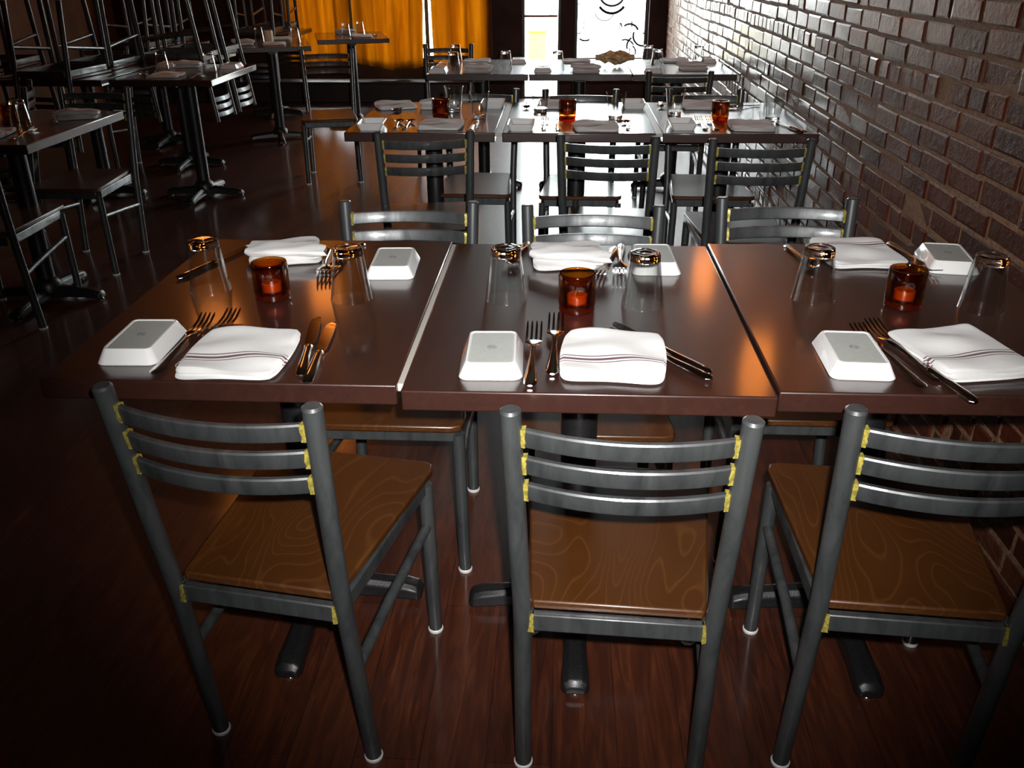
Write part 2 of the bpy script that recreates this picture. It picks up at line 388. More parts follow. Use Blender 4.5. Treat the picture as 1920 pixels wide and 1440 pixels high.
# wall sconces (above the picture, their glow shows in the tabletops)
def make_sconce():
    r = empty('wall_sconce')
    p = MB(); p.box(-.035, 0, -.05, .05, -.09, .09); p.build('back_plate', 'iron_black', r, bevel=.004)
    p = MB(); p.lathe([(.045, -.16), (.06, -.14), (.07, .0), (.06, .14), (.045, .16)], 24, Matrix.Translation((-.11, 0, 0))); p.build('lamp_shade', 'lit_amber_shade', r)
    p = MB(); p.tube([(-.02, 0, -.02), (-.11, 0, -.02), (-.11, 0, -.17)], .008, 8); p.build('bracket', 'iron_black', r)
    return r
sc = Proto(make_sconce)
for y, z, lab in ((3.75, 1.85, 'amber wall sconce on the brick wall beside the second table row'), (5.4, 1.95, 'amber wall sconce on the brick wall beside the third table row')):
    sc.put(WX-.02, y, z, 0, lab, 'wall lamp', 'amber wall sconces')
def make_pendant():
    r = empty('pendant_lamp')
    p = MB(); p.lathe([(.08, -.17), (.125, -.15), (.15, 0), (.125, .15), (.04, .17)], 28); p.build('lamp_shade', 'lit_amber_shade', r)
    p = MB(); p.lathe([(.045, .17), (.04, .20), (.012, .22), (.012, .24)], 20); p.build('cap', 'iron_black', r)
    return r
pe = Proto(make_pendant)
for x, y, z, lab in ((-2.30, 5.5, 2.45, 'amber pendant lamp above the second left table'), (-2.25, 8.0, 3.05, 'amber pendant lamp above the tables by the leftmost curtain')):
    o = pe.put(x, y, z, 0, lab, 'pendant lamp', 'amber pendant lamps')
    m_ = MB(); m_.tube([(0, 0, .24), (0, 0, CZ-z)], .004, 6); m_.build('cord', 'iron_black', o)

# ------------------------------------------------------------------ dining chair
def make_chair():
    r = empty('dining_chair')
    zs = [0, .12, .25, .36, .43, .50, .58, .66, .74, .80]
    def py(z): return -.19-.050*min(z/.40, 1)-.055*max(0, (z-.40)/.40)**.9
    def px(z): return .158-.004*min(z/.40, 1)+.012*max(0, (z-.40)/.40)
    for s in (-1, 1):
        m_ = MB(); pts = [(s*px(z), py(z), z+(.004 if z == 0 else 0)) for z in zs]
        pts.append((s*px(.802), py(.802), .8035)); m_.tube(pts, [.0155]*len(zs)+[.012], 18)
        p = m_.build('back_post', 'gunmetal', r)
        g_ = MB(); g_.lathe([(.0165, 0), (.0178, .002), (.0178, .007), (.0160, .009)], 18, Matrix.Translation((s*px(0), py(0), 0))); g_.build('foot_glide', 'white_plastic', p)
        m_ = MB(); m_.tube([(s*.172, .175, .004), (s*.169, .175, .2), (s*.166, .175, .385)], .0150, 16)
        p = m_.build('leg', 'gunmetal', r)
        g_ = MB(); g_.lathe([(.0160, 0), (.0172, .002), (.0172, .007), (.0155, .009)], 18, Matrix.Translation((s*.172, .175, 0))); g_.build('foot_glide', 'white_plastic', p)
        m_ = MB(); m_.tube([(s*.168, .170, .285), (s*.158, -.05, .262), (s*.156, -.215, .245)], .0105, 12); m_.build('stretcher', 'gunmetal', r)
    # seat frame of flat tube
    m_ = MB(); z0, z1 = .368, .402
    m_.box(-.142, .142, -.247, -.231, z0, z1)
    o0 = [(-.150, -.235), (-.172, .16), (-.158, .186), (.158, .186), (.172, .16), (.150, -.235)]
    i0 = [(-.136, -.235), (-.156, .155), (-.150, .168), (.150, .168), (.156, .155), (.136, -.235)]
    vs = []; fs = []
    for (a, b_), (c_, d_) in zip(o0, i0): vs += [(a, b_, z0), (a, b_, z1), (c_, d_, z1), (c_, d_, z0)]
    for i in range(5):
        for k in range(4): fs.append((i*4+k, i*4+(k+1) % 4, (i+1)*4+(k+1) % 4, (i+1)*4+k))
    m_.add(vs, fs); fr_ = m_.build('seat_frame', 'gunmetal', r, bevel=.003)
    def weld(par, xs, zc, h, yc):
        random.seed(int(zc*1000))
        for s in (-1, 1):
            w_ = MB(); rings = []
            for k in range(7):
                t = k/6; wd = .0035+random.random()*.003; yo = .0075+random.random()*.0015
                z = zc-h/2+h*t; xx = s*xs
                rings.append([(xx-s*wd*.8, yc(xx, z)-yo, z), (xx+s*wd, yc(xx, z)-yo*.75, z), (xx+s*wd, yc(xx, z)+yo*.75, z), (xx-s*wd*.8, yc(xx, z)+yo, z)])
            w_.loft(rings); w_.build('weld_bead', 'weld_yellow', par)
    weld(fr_, .1395, .385, .034, lambda x, z: -.2420)
    # slats, bowed backwards
    for zc in (.757, .709, .661):
        m_ = MB(); rings = []
        X = px(zc)-.012; n = 18
        def yc(x, z, X=X): return py(z)+.001-.030*(1-(x/X)**2)
        for k in range(n+1):
            x = -X+2*X*k/n; h = .0150; t = .0058
            rings.append([(x, yc(x, zc-h)-t, zc-h+.003), (x, yc(x, zc-h)-t+.002, zc-h), (x, yc(x, zc-h)+t-.002, zc-h), (x, yc(x, zc-h)+t, zc-h+.003),
                          (x, yc(x, zc+h)+t, zc+h-.003), (x, yc(x, zc+h)+t-.002, zc+h), (x, yc(x, zc+h)-t+.002, zc+h), (x, yc(x, zc+h)-t, zc+h-.003)])
        m_.loft(rings); sl = m_.build('back_slat', 'gunmetal', r)
        weld(sl, X-.004, zc, .031, yc)
    # plywood seat
    m_ = MB()
    ol = [(-.139, -.233), (.139, -.233), (.143, -.222), (.181, .180), (.176, .200), (.155, .208), (-.155, .208), (-.176, .200), (-.181, .180), (-.143, -.222)]
    m_.loft([[(x, y, .4025) for x, y in ol], [(x, y, .420) for x, y in ol]])
    m_.build('seat', 'seat_plywood', r, bevel=.004)
    return r
CH = Proto(make_chair)
def chair(x, y, rz, lab, group, inv=False, top=.75):
    return CH.put(x, y, (top+.421) if inv else 0, rz, lab, 'chair', group, rx=180 if inv else 0)
g1 = 'dining chairs along the near side of the front tables'
chair(-.463, 1.415, -9, 'nearest left grey metal ladder-back chair with brown plywood seat, turned slightly away', g1)
chair(.115, 1.385, -3, 'nearest middle grey metal ladder-back chair with brown plywood seat, backing the viewer', g1)
chair(.600, 1.405, -4, 'nearest right grey metal ladder-back chair with brown plywood seat, by the brick wall', g1)
g2 = 'dining chairs along the far side of the front tables'
chair(-.393, 1.955, 180, 'metal ladder-back chair tucked behind the left front table, facing the viewer', g2)
chair(.080, 1.930, 180, 'metal ladder-back chair tucked behind the middle front table, facing the viewer', g2)
chair(.582, 2.020, 180, 'metal ladder-back chair tucked behind the right front table, facing the viewer', g2)
g3 = 'dining chairs along the near side of the second table row'
chair(-.533, 3.54, 7, 'left of the three dark chairs backing the viewer at the second table row', g3)
chair(.188, 3.48, -6, 'middle of the three dark chairs backing the viewer at the second table row', g3)
chair(.678, 3.425, 0, 'right of the three dark chairs backing the viewer at the second row, by the bricks', g3)
g4 = 'dining chairs along the far side of the second table row'
chair(-.40, 4.10, 178, 'left chair behind the second table row, its seat showing under the tabletop', g4)
chair(.080, 4.075, 180, 'middle chair behind the second table row, its seat against the bright floor', g4)
chair(.661, 4.09, 180, 'right chair behind the second table row, top slat showing beside the bricks', g4)
g5 = 'dining chairs at the third table row'
chair(.624, 5.38, 0, 'chair with orange-lit slats backing the viewer at the right of the third table row', g5)
chair(-.827, 6.44, 180, 'chair behind the left end of the third table row, in front of the right curtain', g5)
g6 = 'chairs around the left tables'
chair(-1.55, 6.05, 192, 'lone chair facing the viewer on open floor, below the middle amber curtain', g6)
chair(-2.29, 3.455, 6, 'dark chair pushed under the near side of the nearest left table', g6)
chair(-2.295, 4.14, 180, 'dark chair standing behind the nearest left table, facing the viewer', g6)
chair(-2.98, 4.45, 115, 'dark chair turned sideways on the floor left of the nearest left table', g6)
chair(-3.28, 6.30, 180, 'dark chair on the floor behind the left tables, under the upturned chairs', g6)
g7 = 'upturned chairs stored on the left tables'
chair(-2.605, 6.20, -90, 'upturned chair on the dark table behind the second left table, near the viewer', g7, True)
chair(-2.605, 6.64, -90, 'upturned chair on the dark table behind the second left table, away from the viewer', g7, True)
chair(-2.90, 5.315, 178, 'upturned chair left of the place-set second left table, back hanging towards the viewer', g7, True)
chair(-2.90, 5.765, -4, 'upturned chair left of the place-set second left table, back hanging away', g7, True)
chair(-3.56, 5.315, 184, 'upturned chair at the left edge of view, back hanging towards the viewer', g7, True)
chair(-3.56, 5.765, 2, 'upturned chair at the left edge of view, back hanging away', g7, True)
chair(-3.22, 7.08, 180, 'upturned chair on the corner table left of the third left table, nearer one', g7, True)
chair(-3.22, 7.53, 0, 'upturned chair on the corner table left of the third left table, farther one', g7, True)
chair(-2.72, 8.44, 186, 'upturned chair silhouetted beside the leftmost amber curtain, nearer one', g7, True)
chair(-2.72, 8.90, 4, 'upturned chair silhouetted beside the leftmost amber curtain, farther one', g7, True)

# ------------------------------------------------------------------ tables
TW, TD, TT = .592, .80, .036
def make_table():
    r = empty('dining_table')
    m_ = MB(); m_.box(-TW/2, TW/2, -TD/2, TD/2, .75-TT, .75); m_.build('tabletop', 'table_wood', r, bevel=.0032, seg=3)
    m_ = MB(); m_.box(-.16, .16, -.16, .16, .706, .7138); m_.box(-.03, .03, -.26, .26, .690, .706); m_.box(-.22, .22, -.03, .03, .690, .706)
    m_.build('mounting_plate', 'black_iron', r, bevel=.002)
    m_ = MB(); m_.lathe([(.038, .06), (.038, .69)], 24); m_.lathe([(.062, .045), (.060, .075), (.042, .098), (.038, .10)], 24); m_.build('column', 'black_iron', r)
    m_ = MB(); gl = MB()
    for ang, L in ((0, .245), (90, .290), (180, .245), (270, .290)):
        M = Matrix.Rotation(R(ang), 4, 'Z'); rings = []
        for t, w_, h, z in ((0, .030, .055, .030), (.3, .026, .046, .028), (.65, .026, .038, .024), (.86, .030, .036, .021), (.96, .030, .030, .017), (1.0, .022, .016, .014)):
            x = t*L; rings.append([(x, -w_, z-h*.25), (x, -w_*.9, z+h*.45), (x, -w_*.45, z+h*.75), (x, w_*.45, z+h*.75), (x, w_*.9, z+h*.45), (x, w_, z-h*.25)])
        m_.loft(rings, M=M); gl.lathe([(.014, 0), (.015, .004), (.008, .012)], 14, M @ Matrix.Translation((L*.93, 0, 0)))
    bs = m_.build('base', 'black_iron', r, bevel=.003); gl.build('foot_glide', 'chrome', bs)
    return r
TB = Proto(make_table)
def table(x, y, lab, group, rz=0): return TB.put(x, y, 0, rz, lab, 'table', group)
ga, gb_, gc, gd = 'tables of the front row', 'tables of the second row', 'tables of the third row', 'tables along the left side'
table(-.556, 1.676, 'left dark wood table of the nearest row, orange reflections on its top', ga)
table(.046, 1.658, 'middle dark wood table of the nearest row', ga)
table(.644, 1.678, 'right dark wood table of the nearest row, against the brick wall', ga)
table(-.560, 3.924, 'left dark table of the second row, with the daylight behind', gb_)
table(.061, 3.924, 'middle dark table of the second row, window reflected in its top', gb_)
table(.680, 3.924, 'right dark table of the second row, against the brick wall', gb_)
table(-.503, 5.80, 'left table of the third row, in front of the right curtain', gc)
table(.095, 5.80, 'middle table of the third row, in front of the glass door', gc)
table(.690, 5.80, 'right table of the third row, against the brick wall', gc)
table(-2.272, 3.64, 'nearest left table, at the left edge of view, holding napkins and tumblers', gd)
table(-2.265, 5.53, 'second left table, place-set, on a black pedestal in open floor', gd)
table(-2.90, 5.53, 'table left of the second left table, carrying upturned chairs', gd)
table(-3.56, 5.53, 'farthest left table, in the dark, carrying upturned chairs', gd)
table(-2.705, 6.43, 'dark table just behind the second left table, carrying upturned chairs', gd)
table(-2.34, 7.46, 'third left table, place-set, turned a little, behind the upturned chairs', gd, 18)
table(-1.85, 8.17, 'place-set table with its corner in front of the middle amber curtain', gd, 16)
table(-3.22, 7.30, 'dark corner table by the left wall, carrying upturned chairs', gd)
table(-2.72, 8.67, 'dark table beside the leftmost amber curtain, carrying upturned chairs', gd)

def strip(x, y0, y1, w, lab):  # added strips imitate the light caught by the table edge bevels
    m_ = MB(); m_.box(x-w/2, x+w/2, y0, y1, .735, .7488); tag(m_.build('seam_glint_strip', 'seam_glint', smooth=False, bevel=.001), lab, 'strip', 'painted edge glints between table tops')
strip(-.255, 1.285, 2.055, .0096, 'light grey strip painting an edge glint between the left and middle front tables')
strip(-.2495, 3.53, 4.32, .028, 'pale strip painting an edge glint between left and middle tables of the second row')
strip(.3705, 3.53, 4.32, .026, 'pale strip painting an edge glint between middle and right tables of the second row')

# ------------------------------------------------------------------ tableware
def make_dish():
    r = empty('rectangular_dish')
    m_ = MB(); q = lambda hx, hy, rr, z: rrect(hx, hy, rr, z, 5)
    m_.loft([q(.030, .058, .006, .0025), q(.0365, .0640, .008, .0022), q(.0375, .0650, .008, 0), q(.0405, .0680, .010, .0), q(.0418, .0693, .010, .0018), q(.0512, .0795, .015, .0215),
             q(.0525, .0810, .016, .0245), q(.0515, .0800, .015, .0260), q(.0485, .0770, .014, .0245), q(.0380, .0660, .012, .0065), q(.034, .062, .011, .005)])
    m_.build('dish_body', 'china', r, angle=28)
    m_ = MB(); m_.loft([q(.0362, .0637, .007, .0022), q(.0362, .0637, .007, .0014)]); m_.build('unglazed_underside', 'china_foot', r)
    m_ = MB(); rings = []
    def circ(cx, cy, rad, a0=0, a1=360, rx=1):
        m_.tube([(cx+rx*rad*math.cos(R(a0+(a1-a0)*k/20)), cy+rad*math.sin(R(a0+(a1-a0)*k/20)), .0013) for k in range(21)], .0004, 5)
    circ(0, 0, .0075); circ(-.003, 0, .0022, 40, 320); circ(.0015, .001, .002, 200, 380)
    m_.tube([(-.004, -.004, .0013), (.001, .0, .0013), (.004, .0045, .0013)], .0005, 5); m_.tube([(-.001, .0, .0013), (.006, .0, .0013)], .0004, 5)
    tag(m_.build('maker_mark', 'stamp_ink', r), 'small round grey maker stamp')
    return r
DI = Proto(make_dish)
def make_glass():
    r = empty('tumbler')            # upright, base at z 0
    m_ = MB(); m_.lathe([(.029, .016), (.0302, .016), (.0415, .105), (.0422, .107), (.0412, .1078), (.0400, .1055), (.0288, .0185), (.0, .0178)], 40, cap=False)
    m_.build('wall', 'clear_glass', r)
    m_ = MB(); m_.lathe([(0, .0012), (.020, .0005), (.0255, 0), (.0285, .0015), (.0296, .006), (.0300, .0158), (.022, .0163), (.010, .0150), (0, .0145)], 40, cap=False)
    m_.build('heavy_base', 'solid_glass', r)
    return r
GL = Proto(make_glass)
def make_votive():
    r = empty('votive_holder')
    m_ = MB(); m_.lathe([(.034, .012), (.036, .016), (.036, .072), (.0345, .0755), (.0305, .0755), (.029, .072), (.0285, .018), (0, .016)], 40, cap=False); m_.build('cup', 'amber_glass', r)
    m_ = MB(); m_.lathe([(0, 0), (.032, 0), (.0350, .003), (.0340, .012), (0, .0135)], 32, cap=False); m_.build('thick_base', 'amber_base', r)
    m_ = MB(); m_.lathe([(0, .017), (.0190, .017), (.0195, .032), (.017, .034), (.004, .033), (0, .033)], 28, cap=False); cd = m_.build('tealight', 'wax', r)
    m_ = MB(); m_.tube([(0, 0, .032), (.001, 0, .040)], .0009, 6); m_.build('wick', 'iron_black', cd)
    return r
VO = Proto(make_votive)
def make_fork():
    m_ = MB(); k = 1.25
    L = [(-.100, .0035, .0020, .004), (-.094, .0085, .0024, .004), (-.080, .0090, .0024, .0036), (-.05, .0065, .0024, .005), (-.01, .0035, .0022, .0075), (.012, .0035, .002, .0085), (.022, .0055, .0017, .0085), (.032, .0115, .0013, .0075), (.045, .0130, .0012, .0055)]
    m_.loft([[(w*math.cos(2*PI*i/10)*k, y*k, z+t*math.sin(2*PI*i/10)) for i in range(10)] for y, w, t, z in L])
    for i in range(4):
        x = (-.0101+i*.00673)*k
        m_.loft([[(x-w, y*k, z-.0010), (x+w, y*k, z-.0010), (x+w, y*k, z+.0010), (x-w, y*k, z+.0010)] for y, w, z in ((.043, .0024, .0056), (.058, .0022, .0050), (.075, .0020, .0075), (.090, .0016, .0135), (.096, .0008, .0165))])
    return m_.build('fork', 'steel')
def make_knife():
    r = empty('dinner_knife'); k = 1.2
    m_ = MB(); m_.loft([[(w*math.cos(2*PI*i/12)*k, y*k, .0055+t*math.sin(2*PI*i/12)) for i in range(12)] for y, w, t in ((-.110, .003, .002), (-.106, .0075, .0045), (-.09, .0085, .0053), (-.05, .0070, .005), (-.02, .0060, .0045), (-.012, .0078, .0048), (-.006, .0050, .004))])
    m_.build('handle', 'steel', r)
    m_ = MB(); rr = []
    for y, w0, w1 in ((-.008, -.005, .005), (.01, -.0075, .0085), (.05, -.0078, .0098), (.085, -.0075, .0095), (.100, -.0055, .0085), (.108, .001, .0070)):
        rr.append([(w0*k, y*k, .0048), (w1*k, y*k, .0038), (w1*k, y*k, .0058), (w0*k, y*k, .0053)])
    m_.loft(rr); m_.build('blade', 'steel', r, smooth=False); return r
def make_spoon():
    m_ = MB(); k = 1.2
    L = [(-.090, .003, .0018, .004), (-.085, .0078, .0022, .004), (-.07, .0075, .0022, .004), (-.04, .0045, .0022, .006), (.0, .0028, .002, .009), (.020, .0032, .0018, .0085)]
    m_.loft([[(w*math.cos(2*PI*i/10)*k, y*k, z+t*math.sin(2*PI*i/10)) for i in range(10)] for y, w, t, z in L])
    vs = []; fs = []; nr, na = 6, 22
    for side in (0, 1):
        for a in range(nr+1):
            q = a/nr
            for b_ in range(na):
                th = 2*PI*b_/na; x = .0165*q*math.cos(th)*(1-.12*math.sin(th)); y = .042+.024*q*math.sin(th)
                vs.append((x*k, y*k, .0022+.0075*q*q+(.0012 if side else 0)))
    n = (nr+1)*na
    for side in (0, 1):
        for a in range(nr):
            for b_ in range(na):
                c_ = (b_+1) % na; q = [side*n+a*na+b_, side*n+a*na+c_, side*n+(a+1)*na+c_, side*n+(a+1)*na+b_]; fs.append(tuple(q if side else q[::-1]))
    for b_ in range(na): c_ = (b_+1) % na; fs.append((nr*na+b_, nr*na+c_, n+nr*na+c_, n+nr*na+b_))
    m_.add(vs, fs); return m_.build('spoon', 'steel', angle=60)
FO, KN, SP = Proto(make_fork), Proto(make_knife), Proto(make_spoon)
# napkins : folded sheets stacked, rolled edges
def sheet(m_, hx, hy, z0, th, seed, cx=0, cy=0, sk=0, wob=.0015, puff=.004, wv=1.0):
    rnd = random.Random(seed); ph = [rnd.random()*6 for _ in range(6)]
    nx, ny = 30, 34; vs = []; fs = []
    def outline(u, v):
        ex = 1+.02*math.sin(3*v+ph[0])-.085*abs(v)**9; ey = 1+.02*math.sin(2.5*u+ph[1])-.085*abs(u)**9
        x = u*hx*ex+sk*v*hy; y = v*hy*ey+.003*math.sin(u*3+ph[2]); return x+cx, y+cy
    for side in (1, 0):
        for j in range(ny+1):
            v = -1+2*j/ny
            for i in range(nx+1):
                u = -1+2*i/nx; x, y = outline(u, v)
                e = min(1-abs(u), 1-abs(v)); rr = min(1, e/.07); rr = math.sqrt(max(0, 1-(1-rr)**2))
                w = wob*(math.sin(4*u+3*v+ph[3])+.6*math.sin(7*v-2*u+ph[4]))+puff*(1-u*u)*(1-v*v)*.5+wv*.002*math.sin(6*v+1.5*u+ph[5])
                zt = z0+th+max(-.002, w)*rr; zb = z0+.0003
                mid = z0+th*.5
                z = mid+(zt-mid)*rr if side else mid+(zb-mid)*rr
                vs.append((x, y, z))
    n = (nx+1)*(ny+1)
    for s_ in (0, 1):
        for j in range(ny):
            for i in range(nx):
                a = s_*n+j*(nx+1)+i; q = (a, a+1, a+nx+2, a+nx+1); fs.append(q if s_ == 0 else q[::-1])
    def stitch(a, b_): fs.append((a, a+n, b_+n, b_))
    for i in range(nx): stitch(i, i+1); stitch(ny*(nx+1)+i+1, ny*(nx+1)+i)
    for j in range(ny): stitch((j+1)*(nx+1), j*(nx+1)); stitch(j*(nx+1)+nx, (j+1)*(nx+1)+nx)
    m_.add(vs, fs)
def make_napkin(variant):
    def f():
        m_ = MB()
        if variant == 0:
            sheet(m_, .087, .100, .0, .0065, 3, puff=.002); sheet(m_, .088, .098, .0060, .0075, 4, cy=.003, puff=.007, wob=.002)
        elif variant == 1:
            sheet(m_, .086, .098, .0, .006, 13, sk=-.02, puff=.002); sheet(m_, .084, .100, .0055, .006, 14, cx=.002, sk=.02, puff=.002); sheet(m_, .085, .097, .011, .006, 15, cy=.003, puff=.009, wob=.002)
        else:
            sheet(m_, .078, .092, .0, .007, 23); sheet(m_, .080, .090, .0068, .007, 24, puff=.006, cy=-.004)
        o = m_.build('folded_napkin', 'napkin_cloth', angle=70)
        if variant == 2:   # loosely rolled flap along one edge
            q = MB(); rings = []
            for k in range(15):
                t = k/14; x = -.088+.172*t; rr = .015+.006*math.sin(3*t)+.002*math.sin(11*t); y = .072-.045*t
                rings.append([(x+.004*math.sin(a*3), y+rr*1.9*math.cos(a), .0155+rr*.62+rr*.62*math.sin(a)+.0016*math.sin(5*a+9*t)) for a in [2*PI*i/26 for i in range(26)]])
            q.loft(rings); q.build('rolled_flap', 'napkin_cloth', o, angle=70)
        return o
    return f
NP = [Proto(make_napkin(i)) for i in range(3)]
Z = .7503
def dish(x, y, rz, lab, group, inv=True):
    return DI.put(x, y, Z+(.026 if inv else 0), rz, lab, 'dish', group, rx=180 if inv else 0)
def glass(x, y, lab, group, inv=True): return GL.put(x, y, Z+(.1078 if inv else 0), 0, lab, 'glass', group, rx=180 if inv else 0)
def nap(x, y, rz, lab, group, v=0): return NP[v].put(x, y, Z, rz, lab, 'napkin', group)
def fork(x, y, rz, lab, group): return FO.put(x, y, Z, rz, lab, 'fork', group)
def knife(x, y, rz, lab, group): return KN.put(x, y, Z, rz, lab, 'knife', group)
def spoon(x, y, rz, lab, group): return SP.put(x, y, Z, rz, lab, 'spoon', group)
def votive(x, y, lab, group): return VO.put(x, y, Z, 0, lab, 'candle holder', group)

T1, T2, T3 = 'left front table', 'middle front table', 'right front table'
gD, gN, gG, gV, gC = 'upside-down white dishes on the front tables', 'striped napkins on the front tables', 'upturned tumblers on the front tables', 'amber votives on the front tables', 'cutlery on the front tables'
dish(-.733, 1.412, 2, 'upside-down white rectangular dish at the near left corner of the '+T1, gD)
dish(-.368, 1.868, 3, 'upside-down white rectangular dish at the far right of the '+T1, gD)
dish(-.113, 1.380, 2, 'upside-down white rectangular dish at the near left of the '+T2, gD)
dish(.206, 1.915, 1, 'upside-down white dish at the far right of the '+T2+', behind a tumbler', gD)
dish(.495, 1.405, -2, 'upside-down white rectangular dish at the near left of the '+T3, gD)
dish(.852, 1.945, -8, 'upside-down white dish at the far right of the '+T3+' beside the bricks', gD)
nap(-.547, 1.378, 1, 'white napkin with dark red stripes at the near side of the '+T1, gN, 0)
nap(.092, 1.393, -4, 'white napkin with thin red stripes at the near side of the '+T2, gN, 0)
nap(.680, 1.425, 13, 'white striped napkin at the near side of the '+T3+', right of the forks', gN, 1)
nap(-.635, 1.955, 197, 'crumpled white napkin with a rolled edge at the far side of the '+T1, gN, 2)
nap(.015, 1.950, 184, 'crumpled white napkin with a rolled edge at the far side of the '+T2, gN, 2)
nap(.668, 1.990, 184, 'neatly folded striped napkin at the far side of the '+T3, gN, 1)
glass(-.722, 1.712, 'upturned clear tumbler on the left of the amber votive on the '+T1, gG)
glass(-.418, 1.671, 'upturned clear tumbler right of the amber votive on the '+T1, gG)
glass(-.107, 1.680, 'upturned clear tumbler left of the amber votive on the '+T2, gG)
glass(.162, 1.657, 'upturned clear tumbler right of the amber votive on the '+T2, gG)
glass(.503, 1.704, 'upturned clear tumbler left of the amber votive on the '+T3, gG)
glass(.812, 1.662, 'upturned clear tumbler beside the brick wall on the '+T3, gG)
votive(-.579, 1.671, 'amber glass votive candle holder on the '+T1, gV)
votive(.033, 1.625, 'amber glass votive candle holder on the '+T2, gV)
votive(.667, 1.672, 'amber glass votive candle holder on the '+T3, gV)
fork(-.664, 1.420, -1, 'fork nearest the dish, left of the near napkin on the '+T1, gC)
fork(-.627, 1.445, -3, 'fork tucked beside the near napkin on the '+T1, gC)
knife(-.440, 1.425, 9, 'knife touching the right side of the near napkin on the '+T1, gC)
knife(-.414, 1.400, 5, 'second knife, nearer the table seam, right of the napkin on the '+T1, gC)
fork(-.525, 1.880, 192, 'fork beside the crumpled far napkin on the '+T1, gC)
fork(-.490, 1.915, 172, 'fork behind the middle tumbler on the '+T1, gC)
knife(-.772, 1.890, -18, 'knife slanting left of the crumpled napkin on the '+T1, gC)
fork(-.045, 1.400, 0, 'long fork right of the near dish on the '+T2, gC)
fork(-.008, 1.445, -1, 'short fork beside the near napkin on the '+T2, gC)
knife(.172, 1.440, 35, 'upper of the two slanting knives under the near napkin on the '+T2, gC)
knife(.166, 1.414, 37, 'lower of the two slanting knives under the near napkin on the '+T2, gC)
fork(.100, 1.905, 168, 'fork beside the crumpled far napkin on the '+T2, gC)
fork(.133, 1.925, 176, 'fork beside the far dish on the '+T2, gC)
spoon(-.098, 1.955, 170, 'spoon behind the left tumbler on the '+T2, gC)
fork(.556, 1.418, 9, 'fork nearest the near dish on the '+T3, gC)
fork(.590, 1.442, 9, 'fork between the other fork and the near napkin on the '+T3, gC)
knife(.606, 1.372, 12, 'knife lying at the left edge of the near napkin on the '+T3, gC)
fork(.785, 1.965, 184, 'fork with tines towards the votive on the '+T3, gC)
spoon(.540, 1.950, 186, 'spoon behind the left tumbler on the '+T3, gC)

# second row: dishes right side up, tumblers upright
U1, U2, U3 = 'left table of the second row', 'middle table of the second row', 'right table of the second row'
hD, hN, hG, hV, hC = 'white dishes on the second row', 'napkins on the second row', 'upright tumblers on the second row', 'amber votives on the second row', 'cutlery on the second row'
dish(-.765, 3.635, 4, 'white dish at the near left corner of the '+U1, hD, False)
dish(-.165, 3.625, 0, 'white dish at the near left of the '+U2, hD, False)
dish(.470, 3.660, 0, 'white dish at the near left of the '+U3, hD, False)
dish(-.318, 4.190, 0, 'white dish at the far right of the '+U1, hD, False)
dish(.313, 4.190, 0, 'white dish at the far right of the '+U2, hD, False)
nap(-.490, 3.665, 0, 'folded napkin at the near side of the '+U1, hN, 0)
nap(.130, 3.640, 2, 'folded napkin at the near side of the '+U2, hN, 0)
nap(.742, 3.660, -3, 'folded napkin at the near side of the '+U3, hN, 1)
nap(-.560, 4.175, 180, 'folded napkin behind the votive on the '+U1, hN, 2)
nap(-.030, 4.200, 180, 'folded napkin behind a tumbler on the '+U2, hN, 1)
nap(.620, 4.190, 176, 'folded napkin left of the votive on the '+U3, hN, 1)
nap(-.765, 4.175, 20, 'flat napkin corner at the far left of the '+U1, hN, 0)
glass(-.479, 4.040, 'upright tumbler right of the votive on the '+U1, hG, False)
glass(-.353, 3.875, 'upright tumbler near the right edge of the '+U1, hG, False)
glass(-.101, 4.037, 'upright tumbler left of the votive on the '+U2, hG, False)
glass(.218, 3.860, 'upright tumbler right of the votive on the '+U2, hG, False)
glass(.473, 3.965, 'upright tumbler at the left of the '+U3, hG, False)
glass(.859, 3.830, 'upright tumbler beside the bricks on the '+U3, hG, False)
votive(-.520, 3.900, 'amber votive on the '+U1, hV)
votive(.018, 3.870, 'amber votive on the '+U2, hV)
votive(.648, 3.850, 'amber votive on the '+U3, hV)
for x, y, rz, k, lab in ((-.672, 3.70, 2, 's', 'spoon right of the near dish on the '+U1), (-.627, 3.70, -2, 's', 'spoon beside the near napkin on the '+U1), (-.36, 3.66, 0, 'k', 'knife right of the near napkin on the '+U1), (-.72, 4.09, 160, 's', 'spoon alone at the far left of the '+U1),
                         (-.075, 3.70, 0, 'f', 'fork right of the near dish on the '+U2), (-.020, 3.70, 0, 'f', 'fork beside the near napkin on the '+U2), (.255, 3.70, 0, 's', 'spoon right of the near napkin on the '+U2), (-.165, 4.18, 180, 's', 'spoon at the far left corner of the '+U2),
                         (.556, 3.72, 0, 'f', 'fork right of the near dish on the '+U3), (.600, 3.72, 0, 'f', 'fork beside the near napkin on the '+U3), (.89, 3.66, 14, 'k', 'knife at the right edge by the bricks on the '+U3), (.79, 4.17, 120, 's', 'spoon at the far right of the '+U3), (.44, 4.21, 175, 's', 'spoon at the far left corner of the '+U3)):
    {'f': fork, 's': spoon, 'k': knife}[k](x, y, rz, lab, hC)

